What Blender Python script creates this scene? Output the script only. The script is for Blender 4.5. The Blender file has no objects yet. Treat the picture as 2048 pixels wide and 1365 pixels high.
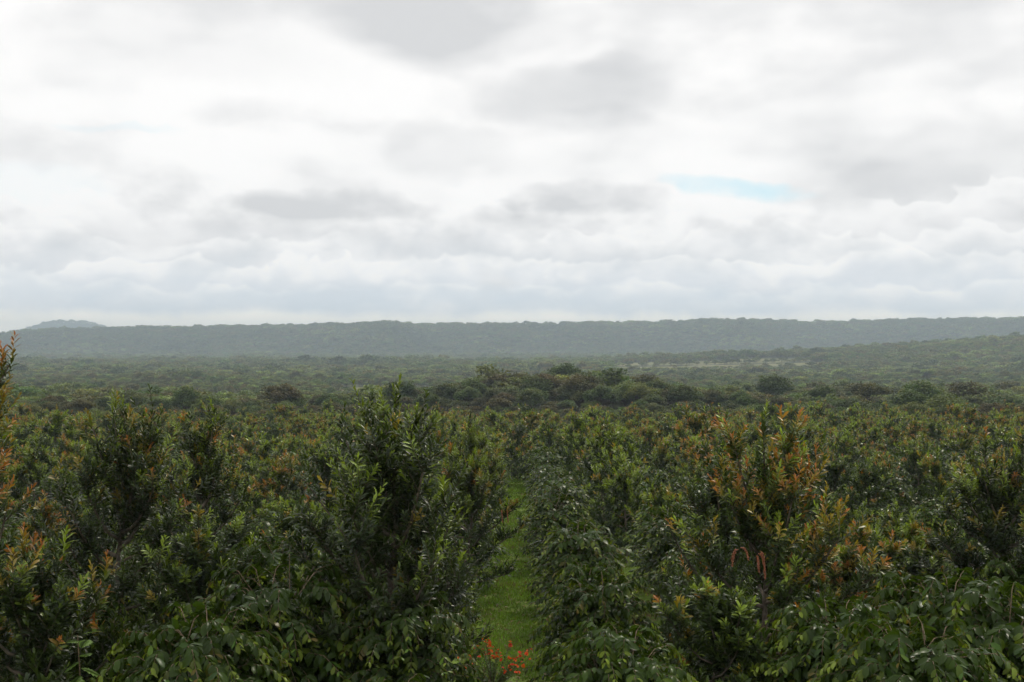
import bpy, math, random
import numpy as np
from mathutils import Vector, Matrix, Quaternion

R = math.radians
scene = bpy.context.scene
COL = scene.collection

# ---------------------------------------------------------------- camera
CAM_Z = 4.8
FPX = 2200.0          # focal length in pixels of a 2048 wide frame
HAZE = 3.0e-4        # scattering per metre
cam_d = bpy.data.cameras.new('camera')
cam_d.sensor_width = 36.0
cam_d.lens = 36.0 * FPX / 2048.0
cam_d.clip_start = 0.1
cam_d.clip_end = 20000
cam = bpy.data.objects.new('camera', cam_d)
cam.location = (0, 0, CAM_Z)
cam.rotation_euler = (R(90.0), 0, R(0.29))
COL.objects.link(cam)
scene.camera = cam

# ---------------------------------------------------------------- sun and sky
SUN_EL, SUN_AZ = 56.0, 38.0       # azimuth to the right of the view
sun_d = bpy.data.lights.new('sun', 'SUN')
sun_d.energy = 1.5
sun_d.angle = R(11)
sun_d.color = (1.0, 0.92, 0.78)
sun = bpy.data.objects.new('sun', sun_d)
sv = Vector((math.cos(R(SUN_EL)) * math.sin(R(SUN_AZ)), math.cos(R(SUN_EL)) * math.cos(R(SUN_AZ)), math.sin(R(SUN_EL))))
sun.rotation_euler = sv.to_track_quat('Z', 'Y').to_euler()
sun.location = (40, 40, 200)
COL.objects.link(sun)


class NB:
    """small helper to write node trees"""
    def __init__(self, tree):
        self.t = tree
        tree.nodes.clear()

    def n(self, kind, **kw):
        nd = self.t.nodes.new(kind)
        for k, v in kw.items():
            setattr(nd, k, v)
        return nd

    def put(self, sock, v):
        if isinstance(v, bpy.types.NodeSocket):
            self.t.links.new(v, sock)
        else:
            sock.default_value = v

    def m(self, op, a, b=0.0, c=0.0, clamp=False):
        nd = self.n('ShaderNodeMath', operation=op)
        nd.use_clamp = clamp
        self.put(nd.inputs[0], a); self.put(nd.inputs[1], b); self.put(nd.inputs[2], c)
        return nd.outputs[0]

    def smooth(self, v, lo, hi):
        nd = self.n('ShaderNodeMapRange', interpolation_type='SMOOTHSTEP')
        self.put(nd.inputs[0], v); self.put(nd.inputs[1], lo); self.put(nd.inputs[2], hi)
        nd.inputs[3].default_value = 0; nd.inputs[4].default_value = 1
        return nd.outputs[0]

    def lin(self, v, a, b, c, d):
        nd = self.n('ShaderNodeMapRange')
        self.put(nd.inputs[0], v)
        for i, q in enumerate((a, b, c, d)):
            self.put(nd.inputs[i + 1], q)
        return nd.outputs[0]

    def mix(self, f, a, b, mode='MIX'):
        nd = self.n('ShaderNodeMix', data_type='RGBA', blend_type=mode)
        self.put(nd.inputs[0], f)
        for s, v in ((nd.inputs[6], a), (nd.inputs[7], b)):
            self.put(s, v if isinstance(v, bpy.types.NodeSocket) else (*v, 1.0))
        return nd.outputs[2]

    def noise(self, vec, scale, detail=5.0, rough=0.55, dist=0.0):
        nd = self.n('ShaderNodeTexNoise')
        if vec is not None:
            self.put(nd.inputs['Vector'], vec)
        nd.inputs['Scale'].default_value = scale
        nd.inputs['Detail'].default_value = detail
        nd.inputs['Roughness'].default_value = rough
        nd.inputs['Distortion'].default_value = dist
        return nd.outputs[0]

    def xyz(self, x, y, z):
        nd = self.n('ShaderNodeCombineXYZ')
        for i, v in enumerate((x, y, z)):
            self.put(nd.inputs[i], v)
        return nd.outputs[0]


world = bpy.data.worlds.new('World')
scene.world = world
world.use_nodes = True
world.cycles.sampling_method = 'MANUAL'
world.cycles.sample_map_resolution = 256
b = NB(world.node_tree)
tc = b.n('ShaderNodeTexCoord')
sep = b.n('ShaderNodeSeparateXYZ')
b.put(sep.inputs[0], tc.outputs['Generated'])
sx, sy, sz = sep.outputs
# bearing and height of the view ray, in units of 1/2200 radian
U0 = b.m('MULTIPLY', b.m('ARCTAN2', sx, sy), FPX)
V0 = b.m('MULTIPLY', b.m('ARCSINE', sz), FPX)
zz = b.m('MULTIPLY', sz, 2.3)
vec = b.xyz(sx, sy, zz)
wA = b.m('SUBTRACT', b.noise(vec, 7.0, 1.5, 0.55), 0.5)
vec2 = b.xyz(b.m('ADD', sx, 3.7), sy, zz)
wB = b.m('SUBTRACT', b.noise(vec2, 9.0, 2.5, 0.6), 0.5)
wC = b.m('SUBTRACT', b.noise(b.xyz(sx, b.m('ADD', sy, 8.3), zz), 6.0, 1.0, 0.5), 0.5)
vec3 = b.xyz(sx, b.m('ADD', sy, 5.1), b.m('MULTIPLY', sz, 1.3))
bil = b.m('ABSOLUTE', b.m('SUBTRACT', b.noise(vec3, 30.0, 1.6, 0.5), 0.5))     # billows
U = b.m('ADD', U0, b.m('MULTIPLY', wA, 420.0))
V = b.m('ADD', V0, b.m('MULTIPLY', wB, 120.0))

WHITE = (0.985, 0.975, 0.965)
GREY = (0.67, 0.675, 0.685)
BLUEGREY = (0.66, 0.72, 0.79)
CREAM = (0.98, 0.94, 0.86)

fb = b.noise(vec, 5.0, 3.0, 0.56)
TEX = b.m('SUBTRACT', b.noise(vec3, 26.0, 3.0, 0.6), 0.5)
grey = b.m('MULTIPLY', b.smooth(fb, 0.44, 0.72), 0.75)


def blob(px, py, rx, ry, amp, uu=None, vv=None, hard=None):
    du = b.m('DIVIDE', b.m('SUBTRACT', uu or U, px - 1035.0), rx)
    dv = b.m('DIVIDE', b.m('SUBTRACT', vv or V, 680.0 - py), ry)
    d = b.m('ADD', b.m('MULTIPLY', du, du), b.m('MULTIPLY', dv, dv))
    lo, hi = hard or (1.4, 0.0)
    return b.m('MULTIPLY', b.smooth(d, lo, hi), amp)


for q in ((930, 40, 250, 110, 0.85), (1140, 200, 190, 62, 0.65), (880, 305, 170, 60, 0.5), (1900, 375, 340, 105, 0.6), (430, 120, 300, 70, 0.3)):
    grey = b.m('ADD', grey, blob(*q))
grey = b.m('MINIMUM', grey, 1.0)
deck = b.mix(grey, WHITE, GREY)

skyt = b.n('ShaderNodeTexSky', sky_type='NISHITA')
skyt.sun_disc = False
skyt.sun_elevation = R(SUN_EL)
skyt.sun_rotation = R(SUN_AZ)
blue = b.mix(1.0, skyt.outputs[0], (0.12, 0.12, 0.12), 'MULTIPLY')
blue = b.mix(0.7, blue, (0.66, 0.89, 0.94))
Ug = b.m('ADD', U0, b.m('MULTIPLY', TEX, 110.0))
Vg = b.m('ADD', b.m('ADD', V0, b.m('MULTIPLY', TEX, 34.0)), b.m('MULTIPLY', wB, 40.0))
Vs = b.m('ADD', Vg, b.m('MULTIPLY', U0, 0.17))          # one slanting break in the clouds
gap = blob(1462, 382.0 - 0.17 * (1462 - 1035), 150, 27, 0.9, Ug, Vs, (1.15, 0.05))
gap = b.m('ADD', gap, blob(115, 395, 150, 45, 0.12, Ug, Vg, (1.2, 0.3)))
gap = b.m('ADD', gap, blob(270, 284, 120, 9, 0.22, Ug, Vg, (1.2, 0.0)))
gap = b.m('MINIMUM', gap, 1.0)
col = b.mix(gap, deck, blue)


# heaped cloud banks, each with a crisp crown and a greyer foot, farther ones lower
def bank(col, py, amp, scale, off, depth, head, foot, bila, soft=7.0, opa=1.0):
    v = b.xyz(b.m('ADD', sx, off), b.m('ADD', sy, off * 0.7), b.m('MULTIPLY', sz, 0.6))
    nz = b.m('SUBTRACT', b.noise(v, scale, 3.5, 0.52), 0.5)
    edge = b.m('ADD', b.m('MULTIPLY', nz, amp * 3.2), 680.0 - py)
    edge = b.m('SUBTRACT', edge, b.m('MULTIPLY', bil, bila))
    edge = b.m('ADD', edge, b.m('ADD', b.m('MULTIPLY', wA, amp * 2.4 * math.cos(off * 3)), b.m('MULTIPLY', wC, amp * 2.8 * math.sin(off * 3))))
    t = b.m('SUBTRACT', edge, V0)
    tex = b.m('MULTIPLY', TEX, depth * 1.3)
    shade = b.smooth(b.m('ADD', t, tex), 4.0, depth)
    c = b.mix(shade, head, foot)
    here = b.smooth(b.m('ADD', b.m('MULTIPLY', wA, math.sin(off * 5)), b.m('MULTIPLY', wC, math.cos(off * 5))), -0.16, -0.10)      # the bank breaks up here and there
    mask = b.m('MULTIPLY', b.m('MULTIPLY', b.smooth(t, 0.0, soft), opa), here)
    return b.mix(mask, col, c)


col = bank(col, 408, 55, 9.0, 1.3, 70, WHITE, (0.82, 0.815, 0.82), 120, 9, 0.75)
col = bank(col, 455, 45, 12.0, 4.1, 60, WHITE, (0.81, 0.82, 0.835), 100, 8, 0.85)
col = bank(col, 515, 34, 15.0, 7.7, 50, (1.03, 1.015, 0.995), (0.84, 0.86, 0.89), 80, 7, 0.9)
col = bank(col, 565, 22, 19.0, 5.2, 36, (1.03, 1.02, 1.0), (0.84, 0.87, 0.90), 55, 8, 0.85)
# heaps: brighter where the cloud thins out upwards, greyer under its bellies
def relief(scale, zs, dz, detail, offs, gain):
    n0 = b.noise(b.xyz(b.m('ADD', sx, offs), sy, b.m('MULTIPLY', sz, zs)), scale, detail, 0.56)
    n1 = b.noise(b.xyz(b.m('ADD', sx, offs), sy, b.m('MULTIPLY', b.m('ADD', sz, dz), zs)), scale, min(detail, 2.0), 0.56)
    return b.m('MULTIPLY', b.m('SUBTRACT', n0, n1), gain), n0


low = b.smooth(V0, 380.0, 250.0)          # 1 towards the horizon, where the heaps are far off and small
r_hi, n_hi = relief(6.0, 1.9, 0.035, 6.0, 3.9, 2.4)
r_n, n_lo = relief(12.0, 1.6, 0.02, 4.5, 6.1, 2.4)
r_lo = b.m('MULTIPLY', r_n, 1.25)
bellies = b.m('MULTIPLY', b.m('ADD', b.m('MULTIPLY', b.smooth(V0, 300.0, 60.0), 0.22), 0.0), 1.0)
rel_ = b.m('ADD', b.m('MULTIPLY', r_hi, b.m('SUBTRACT', 1.0, b.m('MULTIPLY', low, 0.5))), b.m('MULTIPLY', r_lo, low))
dark = b.m('ADD', b.m('SUBTRACT', 0.04, rel_), bellies)
foot = b.m('ADD', blob(670, 412, 270, 36, 0.7, Ug, Vg, (1.0, 0.1)), blob(1150, 392, 210, 40, 0.6, Ug, Vg, (1.0, 0.1)))
foot = b.m('ADD', foot, blob(1000, 592, 620, 24, 0.38, Ug, Vg, (1.2, 0.0)))
dark = b.m('MULTIPLY', b.m('ADD', dark, foot), 1.0, clamp=True)
shadow = b.mix(b.smooth(V0, 250.0, 60.0), (0.67, 0.675, 0.685), (0.74, 0.80, 0.86))
bright = b.mix(b.m('MULTIPLY', b.m('MAXIMUM', rel_, 0.0), 0.9, clamp=True), col, WHITE)
col = b.mix(b.m('MULTIPLY', dark, b.m('SUBTRACT', 1.0, gap)), bright, shadow)
col = bank(col, 612, 10, 18.0, 9.3, 45, (1.28, 1.2, 1.06), (1.34, 1.25, 1.1), 20, 26)
bg = b.n('ShaderNodeBackground')
b.put(bg.inputs[0], col)
bg.inputs[1].default_value = 1.07
wo = b.n('ShaderNodeOutputWorld')
b.t.links.new(bg.outputs[0], wo.inputs[0])

# ---------------------------------------------------------------- render look
scene.view_settings.view_transform = 'Standard'
scene.view_settings.look = 'None'
scene.view_settings.exposure = 0.0
scene.view_settings.gamma = 1.0
scene.render.engine = 'CYCLES'
cy = scene.cycles
cy.use_denoising = True
cy.max_bounces = 4
cy.diffuse_bounces = 2
cy.glossy_bounces = 2
cy.transmission_bounces = 3
cy.volume_bounces = 0
cy.transparent_max_bounces = 4
cy.use_adaptive_sampling = True
cy.adaptive_threshold = 0.03

# ================================================================ helpers
rng = np.random.default_rng(11)
rnd = random.Random(5)


def tag(o, label=None, cat=None, group=None, kind=None):
    for k, v in (('label', label), ('category', cat), ('group', group), ('kind', kind)):
        if v:
            o[k] = v
    return o


def mk_mesh(name, V, F, mats, mi=None, col=None, smooth=True):
    """V (n,3), F (m,3) triangles"""
    me = bpy.data.meshes.new(name)
    V = np.ascontiguousarray(V, dtype=np.float32); F = np.ascontiguousarray(F, dtype=np.int32)
    me.vertices.add(len(V)); me.vertices.foreach_set('co', V.ravel())
    me.loops.add(F.size); me.loops.foreach_set('vertex_index', F.ravel())
    me.polygons.add(len(F))
    me.polygons.foreach_set('loop_start', np.arange(0, F.size, 3, dtype=np.int32))
    for m in mats:
        me.materials.append(m)
    if mi is not None:
        me.polygons.foreach_set('material_index', np.ascontiguousarray(mi, dtype=np.int32))
    me.polygons.foreach_set('use_smooth', np.full(len(F), smooth, dtype=bool))
    me.update(calc_edges=True)
    if col is not None:
        a = me.color_attributes.new('col', 'FLOAT_COLOR', 'POINT')
        c4 = np.ones((len(V), 4), dtype=np.float32); c4[:, :3] = col
        a.data.foreach_set('color', c4.ravel())
    me.validate()
    return me


def link(name, me, parent=None, loc=None):
    o = bpy.data.objects.new(name, me)
    COL.objects.link(o)
    if parent is not None:
        o.parent = parent
    if loc is not None:
        o.location = loc
    return o


def empty(name, loc, rz=0.0, sc=1.0):
    o = bpy.data.objects.new(name, None)
    o.empty_display_size = 0.2
    COL.objects.link(o)
    o.location = loc
    o.rotation_euler = (0, 0, rz)
    o.scale = (sc, sc, sc)
    return o


class Acc:
    """collects triangles"""
    def __init__(self):
        self.V, self.F, self.C, self.M, self.n = [], [], [], [], 0

    def add(self, V, F, C=None, m=0):
        V = np.asarray(V, float); F = np.asarray(F, int)
        self.V.append(V); self.F.append(F + self.n); self.n += len(V)
        if C is None:
            C = np.full((len(V), 3), 0.1)
        self.C.append(np.broadcast_to(np.asarray(C, float), (len(V), 3)))
        self.M.append(np.full(len(F), m))

    def tube(self, P, rad, sides=6, C=None, m=0):
        P = np.asarray(P, float); k = len(P)
        rad = np.broadcast_to(np.asarray(rad, float), (k,))
        T = np.gradient(P, axis=0); T /= np.linalg.norm(T, axis=1)[:, None] + 1e-9
        ref = np.where(np.abs(T[:, 2:3]) > 0.9, np.array([[1.0, 0, 0]]), np.array([[0, 0, 1.0]]))
        A = np.cross(T, ref); A /= np.linalg.norm(A, axis=1)[:, None] + 1e-9
        B = np.cross(T, A)
        an = np.linspace(0, 2 * np.pi, sides, endpoint=False)
        ring = P[:, None, :] + rad[:, None, None] * (np.cos(an)[None, :, None] * A[:, None, :] + np.sin(an)[None, :, None] * B[:, None, :])
        V = ring.reshape(-1, 3)
        F = []
        for i in range(k - 1):
            for j in range(sides):
                a0, a1 = i * sides + j, i * sides + (j + 1) % sides
                F += [(a0, a1, a1 + sides), (a0, a1 + sides, a0 + sides)]
        self.add(V, F, C, m)

    def mesh(self, name, mats, smooth=True):
        return mk_mesh(name, np.concatenate(self.V), np.concatenate(self.F), mats, np.concatenate(self.M), np.concatenate(self.C), smooth)


# leaf templates: x along the midrib (0..1), y across (-.5...5), z the curl
LEAF8_V = np.array([(0, 0, 0), (.34, .40, .04), (.36, 0, .0), (.34, -.40, .04), (.76, .47, -.03), (.76, 0, -.07), (.76, -.47, -.03), (1, 0, -.15)])
LEAF8_F = np.array([(0, 2, 1), (0, 3, 2), (1, 2, 5), (1, 5, 4), (2, 3, 6), (2, 6, 5), (4, 5, 7), (5, 6, 7)])
LEAF4_V = np.array([(0, 0, 0), (.5, .5, .03), (.5, -.5, .03), (1, 0, -.10)])
LEAF4_F = np.array([(0, 2, 1), (1, 2, 3)])


def unit(a):
    return a / (np.linalg.norm(a, axis=-1, keepdims=True) + 1e-9)


class Leaves:
    def __init__(self):
        self.p, self.x, self.z, self.l, self.w, self.c, self.k = [], [], [], [], [], [], []

    def add(self, p, x, z, l, w, c, k):
        self.p.append(p); self.x.append(x); self.z.append(z); self.l.append(l); self.w.append(w); self.c.append(c); self.k.append(k)

    def done(self):
        self.p = np.concatenate(self.p); self.x = unit(np.concatenate(self.x)); z = np.concatenate(self.z)
        self.l = np.concatenate(self.l); self.w = np.concatenate(self.w); self.c = np.concatenate(self.c); self.k = np.concatenate(self.k)
        y = unit(np.cross(z, self.x)); self.y = y; self.z = unit(np.cross(self.x, y))
        return self

    def take(self, idx):
        o = Leaves()
        for a in ('p', 'x', 'y', 'z', 'l', 'w', 'c', 'k'):
            setattr(o, a, getattr(self, a)[idx])
        return o

    def bake(self, acc, hi=True, m=0, curl=None):
        TV, TF = (LEAF8_V, LEAF8_F) if hi else (LEAF4_V, LEAF4_F)
        n = len(self.p)
        cu = (rng.uniform(0.3, 1.9, n) if curl is None else curl)[:, None, None]
        V = (self.p[:, None, :] + TV[None, :, 0:1] * (self.l[:, None, None] * self.x[:, None, :])
             + TV[None, :, 1:2] * (self.w[:, None, None] * self.y[:, None, :])
             + TV[None, :, 2:3] * (self.l[:, None, None] * cu * self.z[:, None, :]))
        F = TF[None, :, :] + (np.arange(n) * len(TV))[:, None, None]
        C = np.repeat(self.c, len(TV), axis=0)
        acc.add(V.reshape(-1, 3), F.reshape(-1, 3), C, m)


# ================================================================ materials
def mat_leaf(name, rough, trans, spec=0.5, vary=0.25, tint=None):
    m = bpy.data.materials.new(name); m.use_nodes = True
    q = NB(m.node_tree)
    at = q.n('ShaderNodeAttribute', attribute_name='col')
    oi = q.n('ShaderNodeObjectInfo')
    f = q.lin(oi.outputs['Random'], 0, 1, 0.8, 1.2)
    c = q.mix(1.0, at.outputs['Color'], (1, 1, 1), 'MULTIPLY')
    if tint:      # kinds of tree: green to brownish by individual
        t = q.m('FRACT', q.m('MULTIPLY', oi.outputs['Random'], 7.31))
        c = q.mix(q.smooth(t, 0.45, 1.0), c, q.mix(1.0, c, tint, 'MULTIPLY'))
    vm = q.n('ShaderNodeVectorMath', operation='SCALE')
    q.put(vm.inputs[0], c); q.put(vm.inputs[3], f)
    c = vm.outputs[0]
    p = q.n('ShaderNodeBsdfPrincipled')
    q.put(p.inputs['Base Color'], c)
    p.inputs['Roughness'].default_value = rough
    p.inputs['Specular IOR Level'].default_value = spec
    tr = q.n('ShaderNodeBsdfTranslucent')
    warm = q.mix(1.0, c, (1.55, 1.5, 0.5), 'MULTIPLY')
    q.put(tr.inputs['Color'], warm)
    mx = q.n('ShaderNodeMixShader'); mx.inputs[0].default_value = trans
    q.t.links.new(p.outputs[0], mx.inputs[1]); q.t.links.new(tr.outputs[0], mx.inputs[2])
    out = q.n('ShaderNodeOutputMaterial')
    q.t.links.new(mx.outputs[0], out.inputs[0])
    return m


def mat_plain(name, c1, c2, scale, rough=0.85, bump=0.0, detail=6):
    m = bpy.data.materials.new(name); m.use_nodes = True
    q = NB(m.node_tree)
    t = q.n('ShaderNodeTexCoord')
    nz = q.noise(t.outputs['Object'], scale, detail, 0.6)
    c = q.mix(q.smooth(nz, 0.3, 0.7), c1, c2)
    p = q.n('ShaderNodeBsdfPrincipled')
    q.put(p.inputs['Base Color'], c)
    p.inputs['Roughness'].default_value = rough
    if bump:
        bp = q.n('ShaderNodeBump'); bp.inputs['Strength'].default_value = bump
        q.put(bp.inputs['Height'], nz)
        q.t.links.new(bp.outputs[0], p.inputs['Normal'])
    out = q.n('ShaderNodeOutputMaterial')
    q.t.links.new(p.outputs[0], out.inputs[0])
    return m


M_MAC = mat_leaf('macadamia_leaf', 0.30, 0.28, 0.36)
M_COF = mat_leaf('coffee_leaf', 0.28, 0.30, 0.20)
M_WOODLEAF = mat_leaf('woodland_leaf', 0.6, 0.25, 0.3, 0.3, (1.12, 0.94, 0.85))
M_WEED = mat_leaf('weed_leaf', 0.5, 0.3, 0.4)
M_GRASS = mat_leaf('grass_blade', 0.55, 0.3, 0.3)
M_PETAL = mat_leaf('petal', 0.6, 0.25, 0.3, 0.15)
M_BARK = mat_plain('bark', (0.065, 0.05, 0.036), (0.15, 0.12, 0.09), 14.0, 0.9, 0.5)
M_TWIG = mat_plain('twig', (0.12, 0.085, 0.05), (0.20, 0.14, 0.09), 20.0, 0.8)
M_PINK = mat_plain('dry_raceme', (0.22, 0.07, 0.035), (0.34, 0.125, 0.06), 30.0, 0.8)

# ================================================================ terrain
_fd = np.array([-7000, -200, 0, 150, 220, 300, 400, 700, 1000, 1500, 2050, 9000.])
_fz = np.array([10, 8, 0, -7.5, -10, -13, -16, -21, -24, -27, -28, -28.])


def sstep(a, b_, v):
    t = np.clip((v - a) / (b_ - a), 0, 1)
    return t * t * (3 - 2 * t)


def lump(x, y, s):
    return (np.sin(x / s + 1.3) * np.cos(y / (s * 1.27) + 0.7) + 0.6 * np.sin((x + y) / (s * 0.61) + 2.1) + 0.5 * np.cos((x - 1.4 * y) / (s * 0.43)))


def ground_z(x, y):
    x = np.asarray(x, float); y = np.asarray(y, float)
    z = np.interp(y, _fd, _fz)
    far = sstep(140, 500, y)
    z = z + far * lump(x, y, 130.0) * 0.8
    # knoll just beyond the orchard
    z = z + 3.0 * np.exp(-((x - 10) / 28.0) ** 2 - ((y - 225) / 40.0) ** 2)
    # spur coming in from the right, low swell on the left
    sp = np.interp(x, [-6000, -400, 38, 288, 512, 900, 6000], [2, 3.5, 4.5, 13, 29, 40, 40])
    z = z + sp * np.exp(-((y - 1180) / 300.0) ** 2)
    # escarpment
    yb = 2080 + 60 * np.sin(x / 310.0) + 45 * np.sin(x / 117.0 + 1) + 38 * np.sin(x / 47.0 + 2 * np.sin(x / 210.0))
    top = np.interp(x, [-6000, -1300, -1120, -1030, -900, -640, -200, 300, 1110, 2000, 6000], [34, 36, 39, 49, 55, 57, 62, 68, 75, 80, 80.])
    z = z + top * sstep(0, 330, y - yb) * (1 + 0.012 * np.sin(x / 60.0) + 0.008 * np.sin(x / 23.0))
    # hills beyond
    z = z + 71 * np.exp(-(np.abs((x + 1790) / 190.0)) ** 3 - ((y - 4400) / 200.0) ** 2)
    z = z + 12 * np.exp(-((x + 640) / 110.0) ** 2 - ((y - 2950) / 110.0) ** 2)
    return z


def clear(x, y):
    """open grass without trees"""
    w_ = 8 * np.sin(y / 31.0) + 6 * np.sin(x / 17.0)
    A_ = (x > 90 + w_) & (x < 255 + (y - 900) * 0.2 + w_) & (y > 880 + 0.25 * x) & (y < 1125 + w_) & (np.abs(y - 1010 - 0.1 * x) > 9)
    B_ = (x > -0.17 * y + w_) & (x < -0.06 * y + w_) & (y > 305 + w_) & (y < 560 + w_)
    C_ = (x > 40 + w_) & (x < 78 + w_) & (y > 440) & (y < 700 + w_)
    D_ = (np.abs(x + 110 + w_) < 14) & (y > 340) & (y < 430)
    return A_ | B_ | C_ | D_



def spaced(a, lo, hi, n):
    t = np.linspace(-1, 1, n)
    s = np.sinh(t * 5.2) / np.sinh(5.2)
    return np.where(s < 0, s * lo, s * hi)


gx = spaced(0, 3300, 3300, 321)
t_ = np.concatenate([np.linspace(-300, -20, 12), np.linspace(-15, 150, 120), np.linspace(155, 600, 90), np.linspace(612, 2040, 100), np.linspace(2050, 2600, 70), np.linspace(2620, 4700, 60)])
XX, YY = np.meshgrid(gx, t_)
ZZ = ground_z(XX, YY)
nx, ny = len(gx), len(t_)
idx = np.arange(nx * ny).reshape(ny, nx)
a0, a1, a2, a3 = idx[:-1, :-1].ravel(), idx[:-1, 1:].ravel(), idx[1:, 1:].ravel(), idx[1:, :-1].ravel()
TF = np.concatenate([np.stack([a0, a1, a2], 1), np.stack([a0, a2, a3], 1)])


def mat_ground():
    m = bpy.data.materials.new('ground'); m.use_nodes = True
    q = NB(m.node_tree)
    geo = q.n('ShaderNodeNewGeometry')
    pos = geo.outputs['Position']
    s = q.n('ShaderNodeSeparateXYZ'); q.put(s.inputs[0], pos)
    big = q.noise(pos, 0.02, 6.0, 0.6)
    fine = q.noise(pos, 3.0, 6.0, 0.65)
    savanna = q.mix(q.smooth(big, 0.35, 0.65), (0.12, 0.135, 0.05), (0.19, 0.175, 0.075))
    lawn = q.mix(q.smooth(fine, 0.35, 0.7), (0.09, 0.14, 0.018), (0.14, 0.20, 0.035))
    soil = q.mix(q.smooth(q.noise(pos, 1.3, 4.0), 0.54, 0.68), lawn, (0.13, 0.085, 0.05))
    op = q.n('ShaderNodeAttribute', attribute_name='open')
    ragged = q.m('ADD', op.outputs['Fac'], q.lin(q.noise(pos, 0.08, 5.0, 0.6), 0.3, 0.7, -0.3, 0.3))
    floor = q.mix(q.smooth(big, 0.35, 0.65), (0.045, 0.058, 0.024), (0.065, 0.07, 0.03))
    wild = q.mix(q.smooth(ragged, 0.35, 0.65), floor, savanna)
    c = q.mix(q.smooth(s.outputs[1], 130.0, 170.0), soil, wild)
    p = q.n('ShaderNodeBsdfPrincipled')
    q.put(p.inputs['Base Color'], c); p.inputs['Roughness'].default_value = 0.95
    p.inputs['Specular IOR Level'].default_value = 0.2
    out = q.n('ShaderNodeOutputMaterial'); q.t.links.new(p.outputs[0], out.inputs[0])
    return m


g = link('ground', mk_mesh('ground', np.stack([XX.ravel(), YY.ravel(), ZZ.ravel()], 1), TF, [mat_ground()]))
_oa = g.data.attributes.new('open', 'FLOAT', 'POINT')
_oa.data.foreach_set('value', clear(XX.ravel(), YY.ravel()).astype(np.float32))
tag(g, kind='structure')

# ================================================================ plant generators
# colours of leaves by age
DARK = np.array((0.024, 0.041, 0.013)); MID = np.array((0.062, 0.094, 0.020)); LIME = np.array((0.20, 0.275, 0.035))
GOLD = np.array((0.27, 0.205, 0.03)); RUST = np.array((0.36, 0.135, 0.035)); BRONZE = np.array((0.22, 0.15, 0.035)); OLIVE = np.array((0.12, 0.15, 0.028))


def whorl(L, P0, P1, bend, n, ln, wd, cols, kinds, spread, up):
    """leaves round a shoot from P0 to P1; cols (n,3) from foot to tip"""
    t = np.linspace(0.02, 1.0, n)
    ax = P1 - P0
    p = P0[None] + ax[None] * t[:, None] + bend[None] * (t * t)[:, None]
    a = unit(ax + bend * 1.2)
    ref = np.array([1.0, 0, 0]) if abs(a[2]) > 0.8 else np.array([0, 0, 1.0])
    e1 = unit(np.cross(a, ref)); e2 = np.cross(a, e1)
    ang = np.arange(n) * 2.2 + rng.uniform(0, 6.28) + rng.normal(0, 0.3, n)
    out = np.cos(ang)[:, None] * e1[None] + np.sin(ang)[:, None] * e2[None]
    sp = np.interp(t, [0, 0.75, 1], [spread, spread * 0.8, spread * 0.38]) + rng.normal(0, 0.16, n)
    x = np.cos(sp)[:, None] * a[None] + np.sin(sp)[:, None] * out
    x = x + np.array([0, 0, up])[None]
    z = a[None] * np.sin(sp)[:, None] - out * np.cos(sp)[:, None] + rng.normal(0, 0.25, (n, 3))
    l = ln * rng.uniform(0.7, 1.2, n) * np.interp(t, [0, 0.15, 0.75, 1], [0.8, 1, 1, 0.6])
    L.add(p, x, z, l, wd * l / ln * rng.uniform(0.85, 1.15, n), cols, kinds)
    return p


TONE = 1.0


def shoot_colors(n, flush):
    """flush: 0 mature, 1 lime, 2 gold, 3 rust"""
    base = (DARK + (MID - DARK) * rng.uniform(0, 0.75)) * TONE
    c = np.repeat(base[None], n, 0) * rng.uniform(0.75, 1.3, (n, 1))
    k = np.zeros(n, int)
    t = np.linspace(0, 1, n)
    if flush:       # green foot, olive, then gold, rust only at the very tip
        s0 = rng.uniform(0.05, 0.35)
        keys = ((MID, LIME * 0.6, LIME * 0.85, LIME), (MID, OLIVE, GOLD * 0.8, GOLD), (MID, OLIVE * 0.9, BRONZE * 1.1, RUST))[flush - 1]
        kt = (s0, s0 + 0.22, s0 + 0.42, 0.95)
        c = np.stack([np.interp(t, kt, [q_[j] for q_ in (c[0], *keys[1:])]) for j in range(3)], 1)
        c *= rng.uniform(0.75, 1.2, (n, 1)) * rng.uniform(0.85, 1.15)
        k[t > 0.7] = flush
    else:
        f = np.clip((t - 0.8) / 0.2, 0, 1)[:, None]
        c = c * (1 - f) + MID * 1.25 * f
    return c, k


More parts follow.
